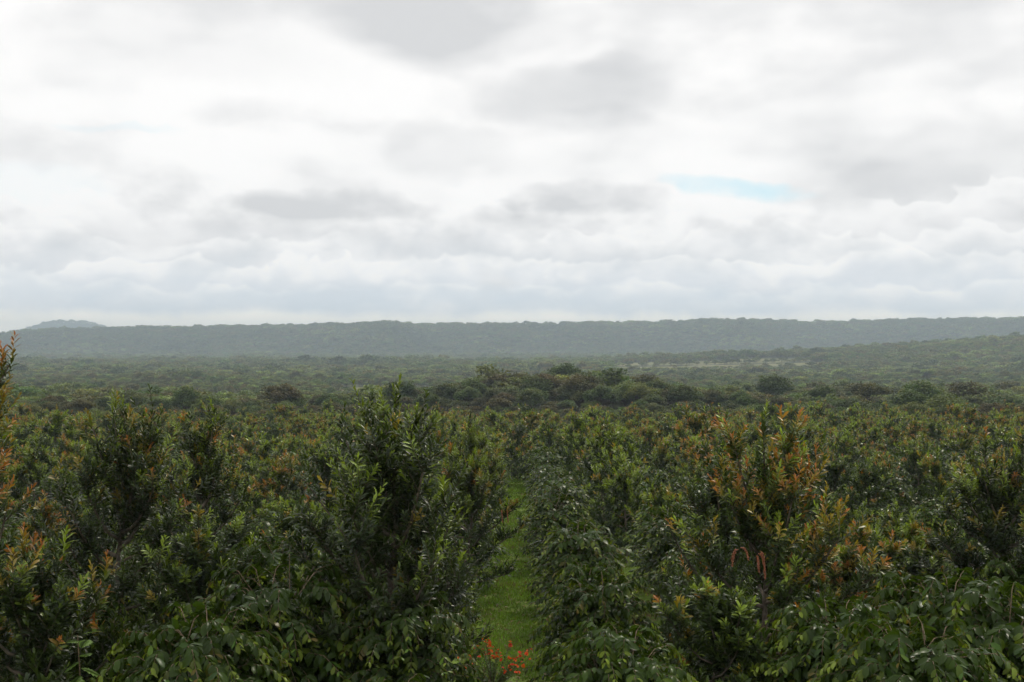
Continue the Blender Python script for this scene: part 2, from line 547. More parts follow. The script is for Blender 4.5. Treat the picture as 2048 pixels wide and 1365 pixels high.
def macadamia(H, Rr, n_limb, n_shoot, n_leaf, ln, flush_p, leaders=(), low=0.16, sides=5, twig=True, split=False):
    """wood Acc and Leaves of a macadamia; flush_p = probability of lime, gold, rust tips"""
    wood = Acc(); L = Leaves(); limb_acc = []
    lean = rng.normal(0, 0.04 * H, 2)
    tk = np.linspace(0, 1, 8)
    trunk = np.stack([lean[0] * tk + 0.03 * H * np.sin(tk * 5 + rng.uniform(0, 6)) * tk, lean[1] * tk + 0.03 * H * np.sin(tk * 4 + rng.uniform(0, 6)) * tk, H * 0.88 * tk], 1)
    wood.tube(trunk, np.interp(tk, [0, 0.15, 1], [0.018 * H, 0.013 * H, 0.0025 * H]), sides + 2)
    limbs = []
    for i in range(n_limb):
        f = (i + rng.uniform(0.1, 0.9)) / n_limb
        h0 = H * (0.13 + 0.62 * f ** 1.1)
        P0 = np.array([np.interp(h0, trunk[:, 2], trunk[:, 0]), np.interp(h0, trunk[:, 2], trunk[:, 1]), h0])
        az = i * 2.4 + rng.normal(0, 0.35)
        prof = np.interp(f, [0, 0.25, 0.6, 1], [0.85, 1.0, 0.72, 0.30])
        reach = Rr * prof * rng.uniform(0.72, 1.12)
        rise = H * np.interp(f, [0, 0.4, 1], [0.10, 0.20, 0.22]) * rng.uniform(0.7, 1.3)
        d = np.array([math.cos(az), math.sin(az), 0])
        s = np.linspace(0, 1, 5)[:, None]
        Q = P0 + d * reach * (s ** 0.85) + np.array([0, 0, 1]) * rise * (s ** 1.5)
        la = Acc() if split else wood
        la.tube(Q, np.linspace(0.0075 * H, 0.0022 * H, 5) * rng.uniform(0.8, 1.1), sides)
        limb_acc.append(la)
        limbs.append((Q, d, f))
    for (x, y, z0, z1) in leaders:       # tall spires
        s = np.linspace(0, 1, 5)[:, None]
        st = np.array([np.interp(z0, trunk[:, 2], trunk[:, 0]), np.interp(z0, trunk[:, 2], trunk[:, 1]), z0])
        Q = st + (np.array([x, y, z1]) - st) * s
        wood.tube(Q, np.linspace(0.005 * H, 0.0016 * H, 5), sides)
        for j in range(9):
            u = 0.25 + 0.75 * j / 8
            P = st + (Q[-1] - st) * u
            fl = rng.choice(4, p=(1 - sum(flush_p), *flush_p)) if j > 4 else 0
            c, k = shoot_colors(n_leaf, fl)
            az = j * 2.4
            rr = 0.22 * (1 - u) + 0.05
            P1 = P + np.array([math.cos(az) * rr, math.sin(az) * rr, 0.34])
            whorl(L, P - np.array([0, 0, 0.12]), P1, np.zeros(3), n_leaf, ln, ln * 0.29, c, k, 0.95, 0.15)
    tot = n_limb * n_shoot
    for (Q, d, f), la in zip(limbs + [(trunk[3:], np.array([0, 0, 1.0]), 1.0)] * 2, limb_acc + [wood] * 2):
        for j in range(n_shoot):
            u = (rng.uniform(0.18, 1.0) ** 0.75) * (len(Q) - 1)
            i0 = min(int(u), len(Q) - 2)
            P0 = Q[i0] + (Q[i0 + 1] - Q[i0]) * (u - i0)
            side = unit(rng.normal(0, 1, 3)) * np.array([1, 1, 0.45])
            dr = unit(d * (0.35 - 0.25 * f) + side * 0.85 + np.array([0, 0, 0.55 + 0.5 * f]))
            le = rng.uniform(0.26, 0.56) * H / 4.4 * (1.05 if u > 3 else 0.9)
            P1 = P0 + dr * le
            if P1[2] < low * H:
                P1[2] = low * H + rng.uniform(0, 0.2)
            bend = np.array([0, 0, rng.uniform(0.05, 0.22) * le])
            outer = np.hypot(P1[0], P1[1]) / Rr + P1[2] / H
            pf = np.array(flush_p) * np.clip((outer - 0.55) * 1.5, 0.1, 1.4) * np.clip((P1[2] / H - 0.42) * 2.8, 0.06, 1.6)
            pf = pf / max(1.0, pf.sum() * 1.001)
            fl = rng.choice(4, p=(1 - pf.sum(), *pf))
            c, k = shoot_colors(n_leaf, fl)
            pts = whorl(L, P0, P1, bend, n_leaf, ln, ln * 0.29, c, k, 1.0, 0.10)
            if twig:
                la.tube(pts[[0, n_leaf // 2, -1]], (0.006, 0.0045, 0.002), 3)
    if split:
        return wood, L.done(), limb_acc
    return wood, L.done()


def coffee(H, Rr, n_br, n_pair, ln):
    wood = Acc(); L = Leaves()
    stems = []
    for i in range(3):
        az = i * 2.1 + rng.uniform(0, 1)
        s = np.linspace(0, 1, 5)[:, None]
        Q = np.array([math.cos(az), math.sin(az), 0]) * (0.05 + 0.10 * Rr * s) + np.array([0, 0, H * 0.74]) * s
        wood.tube(Q, np.linspace(0.022, 0.007, 5), 5)
        stems.append(Q)
    for i in range(n_br):
        f = ((i + 0.5) / n_br) ** 0.62
        h0 = H * (0.10 + 0.80 * f)
        St = stems[i % 3]
        P0 = np.array([np.interp(h0, St[:, 2], St[:, 0]), np.interp(h0, St[:, 2], St[:, 1]), h0])
        az = i * 2.39996 + rng.normal(0, 0.2)
        d = np.array([math.cos(az), math.sin(az), 0])
        prof = max(0.02, 1 - (max(0.0, h0 / H - 0.28) / 0.74) ** 2) ** 0.5
        reach = Rr * prof * rng.uniform(0.75, 1.12)
        up = H * (0.10 + 0.16 * f) * rng.uniform(0.5, 1.5)
        drop = reach * rng.uniform(0.05, 0.25)
        t = np.linspace(0, 1, n_pair)
        tt = 0.25 + 0.75 * t

        def cur(s):
            return P0[None] + d[None] * (reach * s)[:, None] + np.array([0, 0, 1.0])[None] * (up * np.sin(s * 2.2) - drop * s ** 2.5)[:, None]
        p = cur(tt)
        wood.tube(cur(np.linspace(0, 1, 5)), np.linspace(0.008, 0.003, 5), 3)
        tang = unit(np.gradient(p, axis=0))
        lat = unit(np.cross(tang, np.array([0, 0, 1.0])[None]))
        young = rng.random() < 0.35 + 0.6 * f
        for sgn in (-1, 1):
            dn = rng.uniform(0.05, 1.0, n_pair)
            x = lat * sgn * 0.75 + tang * np.interp(t, [0, 1], [0.35, 0.8])[:, None] + np.array([0, 0, -1.0])[None] * dn[:, None] * np.interp(t, [0, .7, 1], [1, 0.9, -0.25])[:, None]
            z = np.array([0, 0, 0.95])[None] + d[None] * 0.6 + rng.normal(0, 0.36, (n_pair, 3)) + lat * sgn * 0.35
            base = np.array((0.033, 0.060, 0.008)) * rng.uniform(0.75, 1.35, (n_pair, 1))
            y_ = np.clip((t - (0.76 if young else 0.92)) / 0.2, 0, 1)[:, None] * (1.0 if young else 0.7)
            tipc = np.array((0.17, 0.225, 0.025)) * rng.uniform(0.6, 1.25, (n_pair, 1))
            if rng.random() < 0.14:
                tipc = np.array((0.15, 0.115, 0.026)) * rng.uniform(0.7, 1.2, (n_pair, 1))
            c = base * (1 - y_) + tipc * y_
            l = ln * rng.uniform(0.75, 1.2, n_pair) * np.interp(t, [0, 0.8, 1], [1, 1, 0.55])
            x = x + rng.normal(0, 0.22, (n_pair, 3))
            L.add(p, x, z, l, l * 0.47, c, (y_[:, 0] > 0.5).astype(int))
    for i in range(max(10, n_br // 9)):       # young shoots closing the top
        az = i * 2.4; rr = Rr * 0.62 * math.sqrt((i + 0.5) / max(10, n_br // 9))
        P0 = np.array([math.cos(az) * rr * 0.6, math.sin(az) * rr * 0.6, H * rng.uniform(0.62, 0.78)])
        P1 = np.array([math.cos(az) * rr, math.sin(az) * rr, H * (1.0 - 0.22 * (rr / (Rr * 0.62)) ** 2) * rng.uniform(0.9, 1.06)])
        nn = n_pair * 2
        tt = np.linspace(0, 1, nn)[:, None]
        c = np.array((0.033, 0.060, 0.008)) * (1 - tt) + np.array((0.14, 0.20, 0.024)) * tt
        c = c * rng.uniform(0.7, 1.25, (nn, 1))
        whorl(L, P0, P1, np.zeros(3), nn, ln, ln * 0.4, c, np.zeros(nn, int), 1.45, -0.35)
        wood.tube([P0, P1], (0.005, 0.002), 3)
    return wood, L.done()


def wood_tree(H, Rr, n_clump, n_leaf, size, flat=0.6, base=(0.05, 0.072, 0.026), trunk_f=0.35):
    wood = Acc(); A = Acc()
    t = np.linspace(0, 1, 5)
    k = rng.normal(0, 0.04 * H, 2)
    tr = np.stack([k[0] * t, k[1] * t, H * trunk_f * 1.3 * t], 1)
    wood.tube(tr, np.linspace(0.026 * H, 0.014 * H, 5), 6)
    top = tr[-1]
    P, S, C = [], [], []
    for i in range(n_clump):
        az = i * 2.4 + rng.normal(0, 0.4)
        rr = Rr * math.sqrt((i + 0.4) / n_clump) * rng.uniform(0.75, 1.1)
        hz = H * (trunk_f + (0.93 - trunk_f) * math.sqrt(max(0.0, 1 - (rr / (Rr * 1.15)) ** 2)) * rng.uniform(0.62, 1.02))
        c = np.array([math.cos(az) * rr + k[0], math.sin(az) * rr + k[1], hz])
        s = np.linspace(0, 1, 4)[:, None]
        st = tr[2] + (top - tr[2]) * rng.random()
        wood.tube(st + (c - st) * s + np.array([0, 0, -0.08 * H]) * np.sin(s * 3.14), np.linspace(0.011 * H, 0.003 * H, 4), 4)
        cr = Rr * rng.uniform(0.26, 0.44)
        n = int(n_leaf / n_clump)
        v = unit(rng.normal(0, 1, (n, 3))) * (rng.random((n, 1)) ** 0.4) * cr * np.array([1, 1, flat])
        v[:, 2] = np.where(v[:, 2] < 0, v[:, 2] * 0.6, v[:, 2])
        P.append(c + v)
        C.append(np.array(base) * rng.uniform(0.7, 1.35) * rng.uniform(0.75, 1.3, (n, 1)) * np.array([[1 + rng.uniform(-0.1, 0.25), 1, 1]]))
    P = np.concatenate(P); C = np.concatenate(C); n = len(P)
    x = unit(rng.normal(0, 1, (n, 3)) * np.array([1, 1, 0.35])); y = unit(np.cross(x, rng.normal(0, 1, (n, 3)) * 0.5 + np.array([0, 0, 1.0])))
    L = Leaves(); L.p = P; L.x = x; L.y = y; L.z = np.cross(x, y); L.l = size * rng.uniform(0.7, 1.4, n); L.w = L.l * 0.7; L.c = C; L.k = np.zeros(n, int)
    L.bake(A, hi=False)
    return wood, A


def wa_mesh(name, wood, A, wood_mat, leaf_mat):
    """wood and leaves joined into one mesh (for plants too small to show their parts)"""
    J = Acc()
    for V, F in zip(wood.V, wood.F):
        pass
    Vw = np.concatenate(wood.V); Fw = np.concatenate(wood.F)
    J.add(Vw, Fw, (0.1, 0.1, 0.1), 0)
    J.add(np.concatenate(A.V), np.concatenate(A.F), np.concatenate(A.C), 1)
    return J.mesh(name, [wood_mat, leaf_mat])


def PX(px, d):
    return (px - 1035.0) / FPX * d


def PZ(py, d):
    return CAM_Z - (py - 680.0) / FPX * d


#@@PLANTS@@
# ================================================================ orchard
_ONES = 'first second third fourth fifth sixth seventh eighth ninth'.split()
ORD = _ONES + 'tenth eleventh twelfth thirteenth fourteenth fifteenth sixteenth seventeenth eighteenth nineteenth'.split()
for _t, _t0 in (('twenty', 'twentieth'), ('thirty', 'thirtieth'), ('forty', 'fortieth'), ('fifty', 'fiftieth'), ('sixty', 'sixtieth'), ('seventy', 'seventieth')):
    ORD += [_t0] + [_t + '-' + o_ for o_ in _ONES]

# ---- single leaves that show large: one shared mesh for each colour
LEAF_CACHE = {}


def leaf_mesh(kind, c):
    key = (kind, tuple(np.round(c, 2)))
    if key not in LEAF_CACHE:
        LEAF_CACHE[key] = mk_mesh('leaf', LEAF8_V, LEAF8_F, [M_MAC if kind == 'm' else M_COF], None, np.repeat(np.asarray(c)[None], 8, 0))
    return LEAF_CACHE[key]


PAL_M = [DARK, DARK * 1.3, MID, MID * 1.3, LIME * 0.6, LIME, GOLD, BRONZE, RUST]
PAL_C = [np.array((0.033, 0.060, 0.008)), np.array((0.032, 0.066, 0.013)), np.array((0.06, 0.12, 0.02)), np.array((0.11, 0.19, 0.025)), np.array((0.14, 0.115, 0.026))]


def crown_with_leaves(root, L, kind, mat, n_single, to_cam):
    """crown mesh plus the leaves nearest the eye as objects of their own"""
    s = L.p @ to_cam + rng.uniform(0, 0.25, len(L.p))
    order = np.argsort(-s)
    cand = order[:max(n_single * 6, 1)]
    pick = rng.choice(cand, size=min(n_single, len(cand)), replace=False) if n_single else np.array([], int)
    rest = np.setdiff1d(np.arange(len(L.p)), pick)
    A = Acc()
    back = s[rest] < np.quantile(s, 0.42)          # leaves on the far side need fewer faces
    for part, fine in ((rest[~back], True), (rest[back], False)):
        L.take(part).bake(A, hi=fine, curl=rng.uniform(1.2, 3.2, len(part)) if kind == 'c' else None)
    cr = link('crown', A.mesh('crown', [mat]), root)
    pal = PAL_M if kind == 'm' else PAL_C
    for i in pick:
        c = min(pal, key=lambda q: float(np.abs(q - L.c[i]).sum()))
        o = link('leaf', leaf_mesh(kind, c), root)
        X, Y, Z = L.x[i] * L.l[i], L.y[i] * L.w[i], L.z[i] * L.l[i]
        o.matrix_local = Matrix(((X[0], Y[0], Z[0], L.p[i][0]), (X[1], Y[1], Z[1], L.p[i][1]), (X[2], Y[2], Z[2], L.p[i][2]), (0, 0, 0, 1)))
    return cr


ROW_M = [(-1.6 if k <= 0 else -1.45) + 4.9 * k for k in range(-13, 15)]      # rows with macadamias
ROW_C = [1.24 + 4.9 * k for k in range(-12, 13)]        # rows of coffee only
placed = []                                            # (x, y, r) of hand placed trees


def near_mac(px, py, d, x, Rr, flush, label, n_single, leaders=(), limbs=24, shoots=13, nleaf=26, ln=0.17, seed=1, tone=1.0):
    global rng, TONE
    TONE = tone
    rng = np.random.default_rng(seed)
    x = PX(px, d) if x is None else x
    z = float(ground_z(x, d))
    H = PZ(py, d) - z
    root = empty('macadamia_tree', (x, d, z))
    wood, L, la = macadamia(H, Rr, limbs, shoots, nleaf, ln, flush, leaders, split=True)
    tr = link('trunk', wood.mesh('trunk', [M_BARK]), root)
    for q_ in la:
        link('limb', q_.mesh('limb', [M_BARK]), tr)
    cam_dir = np.array([-x, -d, CAM_Z - z - H * 0.5]); cam_dir /= np.linalg.norm(cam_dir)
    crown_with_leaves(root, L, 'm', M_MAC, n_single, cam_dir)
    tag(root, label, 'tree', 'macadamia trees nearest the viewer')
    placed.append((x, d, Rr))
    TONE = 1.0
    return root


T1 = near_mac(742, 818, 14.6, None, 1.5, (0.16, 0.02, 0.0), 'tall dark macadamia with forked trunk just left of the grass path', 150, ((-0.4, 0, 2.8, 4.35), (-0.05, 0.1, 2.8, 4.5), (0.7, 0, 2.4, 3.9), (-0.9, 0, 2.2, 3.7)), 30, 21, 24, 0.125, 3, 0.68)
T2 = near_mac(800, 815, 16.4, None, 1.15, (0.7, 0.03, 0.0), 'slender macadamia with a bright green topmost spire behind the forked one', 60, ((-0.05, 0, 3.2, 4.75), (0.5, 0, 2.8, 4.2),), 24, 18, 23, 0.125, 4)
T3 = near_mac(408, 828, 22.5, -6.35, 1.1, (0.12, 0.05, 0.08), 'dark narrow macadamia with a bare lower trunk in the left row', 40, ((0.1, 0, 2.6, 4.4),), 26, 17, 23, 0.125, 5, 0.7)
T4 = near_mac(226, 835, 17.4, None, 1.4, (0.14, 0.10, 0.05), 'macadamia with one thin yellow-tipped spire rising above its crown, left', 60, ((0.0, 0, 3.0, 4.5), (0.55, 0, 2.6, 4.2)), 28, 20, 23, 0.125, 6, 0.8)
T5 = near_mac(-75, 690, 13.6, None, 0.75, (0.05, 0.25, 0.55), 'tallest macadamia at the left edge with orange-bronze new tips', 60, ((0.62, -0.1, 4.2, 5.2), (0.42, 0.1, 3.2, 4.6)), 18, 13, 23, 0.125, 7)
T6 = near_mac(95, 1085, 12.2, None, 1.3, (0.12, 0.06, 0.14), 'low bushy macadamia in the bottom left corner with orange shoots on top', 120, ((0.1, 0.1, 1.8, 2.95), (0.6, 0, 1.4, 2.7)), 26, 20, 24, 0.125, 8, 0.85)
T7 = near_mac(1535, 880, 15.0, 3.45, 1.5, (0.14, 0.24, 0.24), 'broad macadamia covered with orange new leaves right of the path', 150, ((-0.1, 0, 2.6, 4.35), (0.4, 0.1, 2.4, 4.25), (0.7, 0, 2.2, 3.95), (-0.7, 0, 2.2, 3.8)), 32, 21, 24, 0.125, 9)
T8 = near_mac(1450, 880, 18.6, 3.5, 1.0, (0.14, 0.05, 0.03), 'thin green spire of a macadamia just behind the broad orange one', 20, ((0.0, 0, 2.6, 4.2),), 22, 16, 23, 0.125, 10)
T9 = near_mac(2005, 915, 18.8, 8.35, 1.6, (0.20, 0.10, 0.03), 'dark macadamia at the right edge of the picture', 40, ((-0.4, 0, 2.0, 3.9), (0.3, 0, 2.0, 4.0)), 30, 20, 23, 0.125, 12, 0.7)
T10 = near_mac(925, 905, 25.5, None, 1.35, (0.34, 0.12, 0.04), 'macadamia leaning over the grass path from its left side', 20, ((0.1, 0, 2.2, 3.45),), 24, 17, 23, 0.125, 13)
T11 = near_mac(938, 852, 35.0, None, 1.15, (0.85, 0.06, 0.0), 'bright lime green macadamia farther along the left edge of the path', 0, ((0.0, 0, 2.6, 3.9),), 22, 16, 21, 0.14, 14)
T12 = near_mac(330, 1035, 16.6, -4.7, 1.2, (0.2, 0.03, 0.0), 'short green macadamia in front of the bare-trunked one, lower left', 30, (), 24, 17, 23, 0.125, 15)
T13 = near_mac(1745, 1065, 17.0, 5.3, 1.05, (0.08, 0.16, 0.36), 'small orange-tipped macadamia between coffee bushes, right of the broad one', 30, ((0.0, 0, 1.6, 2.75),), 22, 17, 23, 0.125, 16)
T14 = near_mac(1385, 1165, 13.4, 2.3, 1.0, (0.14, 0.06, 0.03), 'low leafy macadamia with a few pale tips beside the coffee hedge', 90, (), 22, 17, 24, 0.125, 17)
T15 = near_mac(1895, 1060, 21.5, 8.0, 1.2, (0.5, 0.22, 0.05), 'yellow-green tipped macadamia left of the dark one at the right edge', 20, (), 24, 17, 23, 0.125, 18)
T16 = near_mac(600, 1000, 21.0, None, 1.05, (0.22, 0.06, 0.05), 'dull green macadamia glimpsed between the two tall left trees', 10, (), 22, 16, 23, 0.125, 19)

# drooping dry racemes on the broad orange tree
def raceme(root, p, length, sway, seed):
    r2 = np.random.default_rng(seed)
    t = np.linspace(0, 1, 9)
    Q = np.stack([p[0] + sway[0] * np.sqrt(t), p[1] + sway[1] * t, p[2] - length * t ** 1.6 + 0.02], 1)
    A = Acc(); A.tube(Q, 0.006, 5, (0.4, 0.13, 0.08))
    for k in range(90):      # small dry florets round the stalk
        u = r2.uniform(0.12, 1) * 8
        i = min(int(u), 7); c = Q[i] + (Q[i + 1] - Q[i]) * (u - i)
        d = unit(r2.normal(0, 1, 3)) * 0.018
        A.tube([c, c + d], (0.007, 0.003), 3)
    link('raceme', A.mesh('raceme', [M_PINK]), root)


def rel(root, px, py, d):
    return np.array([PX(px, d) - root.location.x, d - root.location.y, PZ(py, d) - root.location.z])


for i, (px, py, ln, sw) in enumerate(((1516, 1108, 0.26, 0.08), (1520, 1104, 0.34, 0.06), (1512, 1112, 0.20, 0.03), (1480, 1096, 0.15, 0.10), (1476, 1100, 0.13, -0.08), (1472, 1106, 0.17, -0.05))):
    raceme(T7, rel(T7, px, py, 13.45), ln, (sw, 0.0), 60 + i)
for i, px in enumerate((1002, 1013)):
    raceme(T10, rel(T10, px, 1020, 24.2), 0.28, (0.03, 0.0), 80 + i)

# ---- repeated macadamias
rng = np.random.default_rng(101)
FL = [(0.18, 0.18, 0.12), (0.22, 0.12, 0.03), (0.42, 0.10, 0.01), (0.16, 0.05, 0.01), (0.10, 0.20, 0.22), (0.26, 0.20, 0.03), (0.08, 0.03, 0.01), (0.6, 0.10, 0.0)]
FLN = ['orange-tipped', 'olive green', 'light green tipped', 'dark green', 'rust-topped', 'golden-green', 'plain dark', 'lime-tipped']
MID_M, FAR_M = [], []
for i, f in enumerate(FL):
    f = tuple(1.5 * q_ for q_ in f) if sum(f) < 0.6 else f
    w, L = macadamia(3.4, 1.25 + 0.1 * (i % 3), 20, 12, 18, 0.19, f, ((0.1, 0, 2.2, 3.5),) if i % 2 else ((-0.3, 0.2, 2.0, 3.35), (0.4, -0.2, 2.0, 3.2)), twig=False)
    A = Acc(); L.bake(A, hi=False)
    MID_M.append((w.mesh('macadamia_trunk', [M_BARK]), A.mesh('macadamia_crown', [M_MAC])))
for i, f in enumerate(FL):
    f = tuple(1.7 * q_ for q_ in f) if sum(f) < 0.56 else f
    w, L = macadamia(3.4, 1.3, 15, 10, 11, 0.27, f, (), sides=3, twig=False)
    A = Acc(); L.bake(A, hi=False)
    FAR_M.append(wa_mesh('macadamia_far', w, A, M_BARK, M_MAC))


def in_view(x, y, pad=3.0):
    return y > 4 and abs(x - 0.005 * y) < y * 0.478 + pad


cand = []
for ri, x0 in enumerate(ROW_M):
    y = 12.0 + rng.uniform(0, 3)
    while y < 138:
        x = x0 + rng.normal(0, 0.22); yy = y + rng.normal(0, 0.3)
        y += rng.uniform(2.9, 3.9)
        if not in_view(x, yy) or any((x - q[0]) ** 2 + (yy - q[1]) ** 2 < (q[2] + 0.75) ** 2 for q in placed):
            continue
        if yy < 17.5 or (abs(x + 1.45) < 1 and yy < 29):
            continue
        cand.append((yy, x, ri))
for x0 in ROW_C:           # farther off the coffee rows carry macadamias too
    y = 31.0 + rng.uniform(0, 5)
    while y < 138:
        x = x0 + rng.normal(0, 0.3)
        if in_view(x, y) and not (abs(x0 - 1.24) < 0.1 and y < 54):
            cand.append((y, x, 13 + int(round((x0 - 1.24) / 4.9)) + 1))
        y += rng.uniform(3.4, 7.5) if y < 60 else rng.uniform(3.2, 5.0)
for yy in np.arange(58, 136, 4.2):
    cand.append((yy + rng.uniform(-1, 1), rng.normal(0.0, 0.5), 13))
cand.sort()
# extra trees fill the ground between rows far off, where rows close up
count = {}
far_m = []
for k, (yy, x, ri) in enumerate(cand):
    z = float(ground_z(x, yy)); v = int(rng.integers(0, 8)); rz = rng.uniform(0, 6.28)
    h = rng.uniform(0.55, 0.95) * (1.0 if yy > 34 else 0.86)
    if rng.random() < 0.11:
        h *= 1.3
    row = ri - 13
    side = 'right' if row > 0 else 'left'
    nrow = row if row > 0 else 1 - row
    n = count.get(ri, 0); count[ri] = n + 1
    if k < 284:
        big = 'tall ' if h > 0.95 else ('low ' if h < 0.76 else '')
        if yy < 46:
            root = empty('macadamia_tree', (x, yy, z), rz, h)
            link('trunk', MID_M[v][0], root); link('crown', MID_M[v][1], root)
            tag(root, f'{big}{FLN[v]} macadamia, {ORD[n]} from the front in {ORD[nrow - 1]} row {side} of path', 'tree', 'macadamia trees in the middle rows')
        else:
            root = link('macadamia_tree', FAR_M[v], None, (x, yy, z))
            root.rotation_euler = (0, 0, rz); root.scale = (h, h, h)
            tag(root, f'{big}{FLN[v]} macadamia, {ORD[n]} tree in {ORD[nrow - 1]} far row {side} of path', 'tree', 'macadamia trees in the far rows')
    else:
        far_m.append((x, yy, z, v, rz, h))


# ---- instancing for what nobody could count
def scatter(name, meshes, pts, label, cat):
    """pts rows: x, y, z, variant, rot, scale"""
    pts = np.asarray(pts, float)
    me = bpy.data.meshes.new(name)
    me.vertices.add(len(pts)); me.vertices.foreach_set('co', np.ascontiguousarray(pts[:, :3], dtype=np.float32).ravel())
    for nm, c in (('rot', 4), ('scl', 5)):
        a = me.attributes.new(nm, 'FLOAT', 'POINT'); a.data.foreach_set('value', np.ascontiguousarray(pts[:, c], dtype=np.float32))
    a = me.attributes.new('idx', 'INT', 'POINT'); a.data.foreach_set('value', np.ascontiguousarray(pts[:, 3], dtype=np.int32))
    o = link(name, me)
    tag(o, label, cat, None, 'stuff')
    src = bpy.data.collections.new(name + '_kinds')
    for i, m_ in enumerate(meshes):
        so = bpy.data.objects.new('%s_kind_%02d' % (name, i), m_)
        src.objects.link(so)
    ng = bpy.data.node_groups.new(name, 'GeometryNodeTree')
    ng.interface.new_socket('Geometry', in_out='INPUT', socket_type='NodeSocketGeometry')
    ng.interface.new_socket('Geometry', in_out='OUTPUT', socket_type='NodeSocketGeometry')
    N = ng.nodes
    gi, go = N.new('NodeGroupInput'), N.new('NodeGroupOutput')
    ci = N.new('GeometryNodeCollectionInfo'); ci.inputs['Collection'].default_value = src
    ci.inputs['Separate Children'].default_value = True; ci.inputs['Reset Children'].default_value = True
    ip = N.new('GeometryNodeInstanceOnPoints'); ip.inputs['Pick Instance'].default_value = True

    def na(n_, t):
        q = N.new('GeometryNodeInputNamedAttribute'); q.data_type = t; q.inputs[0].default_value = n_
        return next(s for s in q.outputs if s.enabled and s.name == 'Attribute')
    cx = N.new('ShaderNodeCombineXYZ'); sc_ = N.new('ShaderNodeCombineXYZ')
    lk = ng.links.new
    lk(gi.outputs[0], ip.inputs['Points']); lk(ci.outputs[0], ip.inputs['Instance'])
    lk(na('idx', 'INT'), ip.inputs['Instance Index'])
    lk(na('rot', 'FLOAT'), cx.inputs[2]); lk(cx.outputs[0], ip.inputs['Rotation'])
    s_ = na('scl', 'FLOAT')
    for i in range(3):
        lk(s_, sc_.inputs[i])
    lk(sc_.outputs[0], ip.inputs['Scale']); lk(ip.outputs[0], go.inputs[0])
    md = o.modifiers.new('scatter', 'NODES'); md.node_group = ng
    return o


scatter('far_orchard', FAR_M, far_m, 'mass of macadamia crowns at the far end of the orchard', 'orchard')

# ---- coffee
rng = np.random.default_rng(202)
COF_NEAR = [coffee(1.75, 1.05, 250, 12, 0.12) for _ in range(5)]
COF_MID, COF_FAR = [], []
for i in range(4):
    w, L = coffee(1.75, 1.05, 170, 8, 0.18); A = Acc(); L.bake(A, hi=False)
    COF_MID.append((w.mesh('coffee_stem', [M_TWIG]), A.mesh('coffee_crown', [M_COF])))
for i in range(3):
    w, L = coffee(1.75, 1.05, 95, 6, 0.24); A = Acc(); L.bake(A, hi=False)
    COF_FAR.append(wa_mesh('coffee_far', w, A, M_TWIG, M_COF))
COF_STEM = [w.mesh('coffee_stem', [M_TWIG]) for w, L in COF_NEAR]

cc = []
for ri, x0 in enumerate(sorted(ROW_C + ROW_M[4:24])):
    y = 9.5 + rng.uniform(0, 1.6)
    pure = any(abs(x0 - q) < 0.01 for q in ROW_C)
    while y < 125:
        x = x0 + rng.normal(0, 0.14) + (0.15 if abs(x0 + 1.6) < 0.1 else 0.0); yy = y
        y += rng.uniform(2.0, 3.1)
        if not in_view(x, yy, 2.2) or yy < 10.5:
            continue
        if any((x - q[0]) ** 2 + (yy - q[1]) ** 2 < (0.45 if q[2] > 0 else 0) for q in placed):
            continue
        if rng.random() < (0.6 if not pure else 0.25) and yy > 28 and abs(x0 - 1.24) > 0.1:
            continue
        if (x - PX(980, 18.1)) ** 2 + (yy - 18.1) ** 2 < 1.7:
            continue
        cc.append((yy, x, x0))
HAND = [(560, 1188, 13.6, 'large rounded coffee bush left of the forked macadamia, lower left'),
        (385, 1282, 11.9, 'coffee bush cut by the bottom edge left of the large rounded one'),
        (545, 1120, 17.4, 'coffee bush rising behind the large rounded one on the left'),
        (800, 1245, 13.6, 'dark coffee bush below the forked macadamia beside the path'),
        (1235, 1310, 12.2, 'coffee bush at the bottom edge opening the hedge right of the path'),
        (1200, 1190, 16.3, 'second rounded coffee bush of the hedge right of the path'),
        (1680, 1250, 12.7, 'coffee bush at the foot of the broad orange macadamia, right side'),
        (1880, 1205, 13.6, 'bright-edged coffee bush in the lower right corner area'),
        (1830, 1315, 11.3, 'coffee bush cut by the bottom edge near the lower right corner'),
        (2010, 1235, 12.6, 'coffee bush touching the right edge of the picture')]
hand_xy = [(PX(q_[0], q_[2]), q_[2]) for q_ in HAND]
cc = [q_ for q_ in cc if all((q_[1] - hx_) ** 2 + (q_[0] - hy_) ** 2 > 1.9 for hx_, hy_ in hand_xy)]
for j_, (px, py, d, lab) in enumerate(HAND):
    x = PX(px, d); z = float(ground_z(x, d)); h = (PZ(py, d) - z) / 1.84; rz = rng.uniform(0, 6.28)
    root = empty('coffee_bush', (x, d, z), rz, h)
    link('stem', COF_STEM[j_ % 5], root)
    c_, s_ = math.cos(-rz), math.sin(-rz)
    cd = np.array([-x, -d, CAM_Z - z - 0.9]); cd = np.array([cd[0] * c_ - cd[1] * s_, cd[0] * s_ + cd[1] * c_, cd[2]]); cd /= np.linalg.norm(cd)
    crown_with_leaves(root, COF_NEAR[j_ % 5][1], 'c', M_COF, 80, cd)
    tag(root, lab, 'bush', 'coffee bushes in front')
cc.sort()
cnt = {}
near_labels = {}
xs = sorted(set(q[2] for q in cc))
left = [q for q in xs[::-1] if q < 0]; right = [q for q in xs if q > 0]
far_c = []
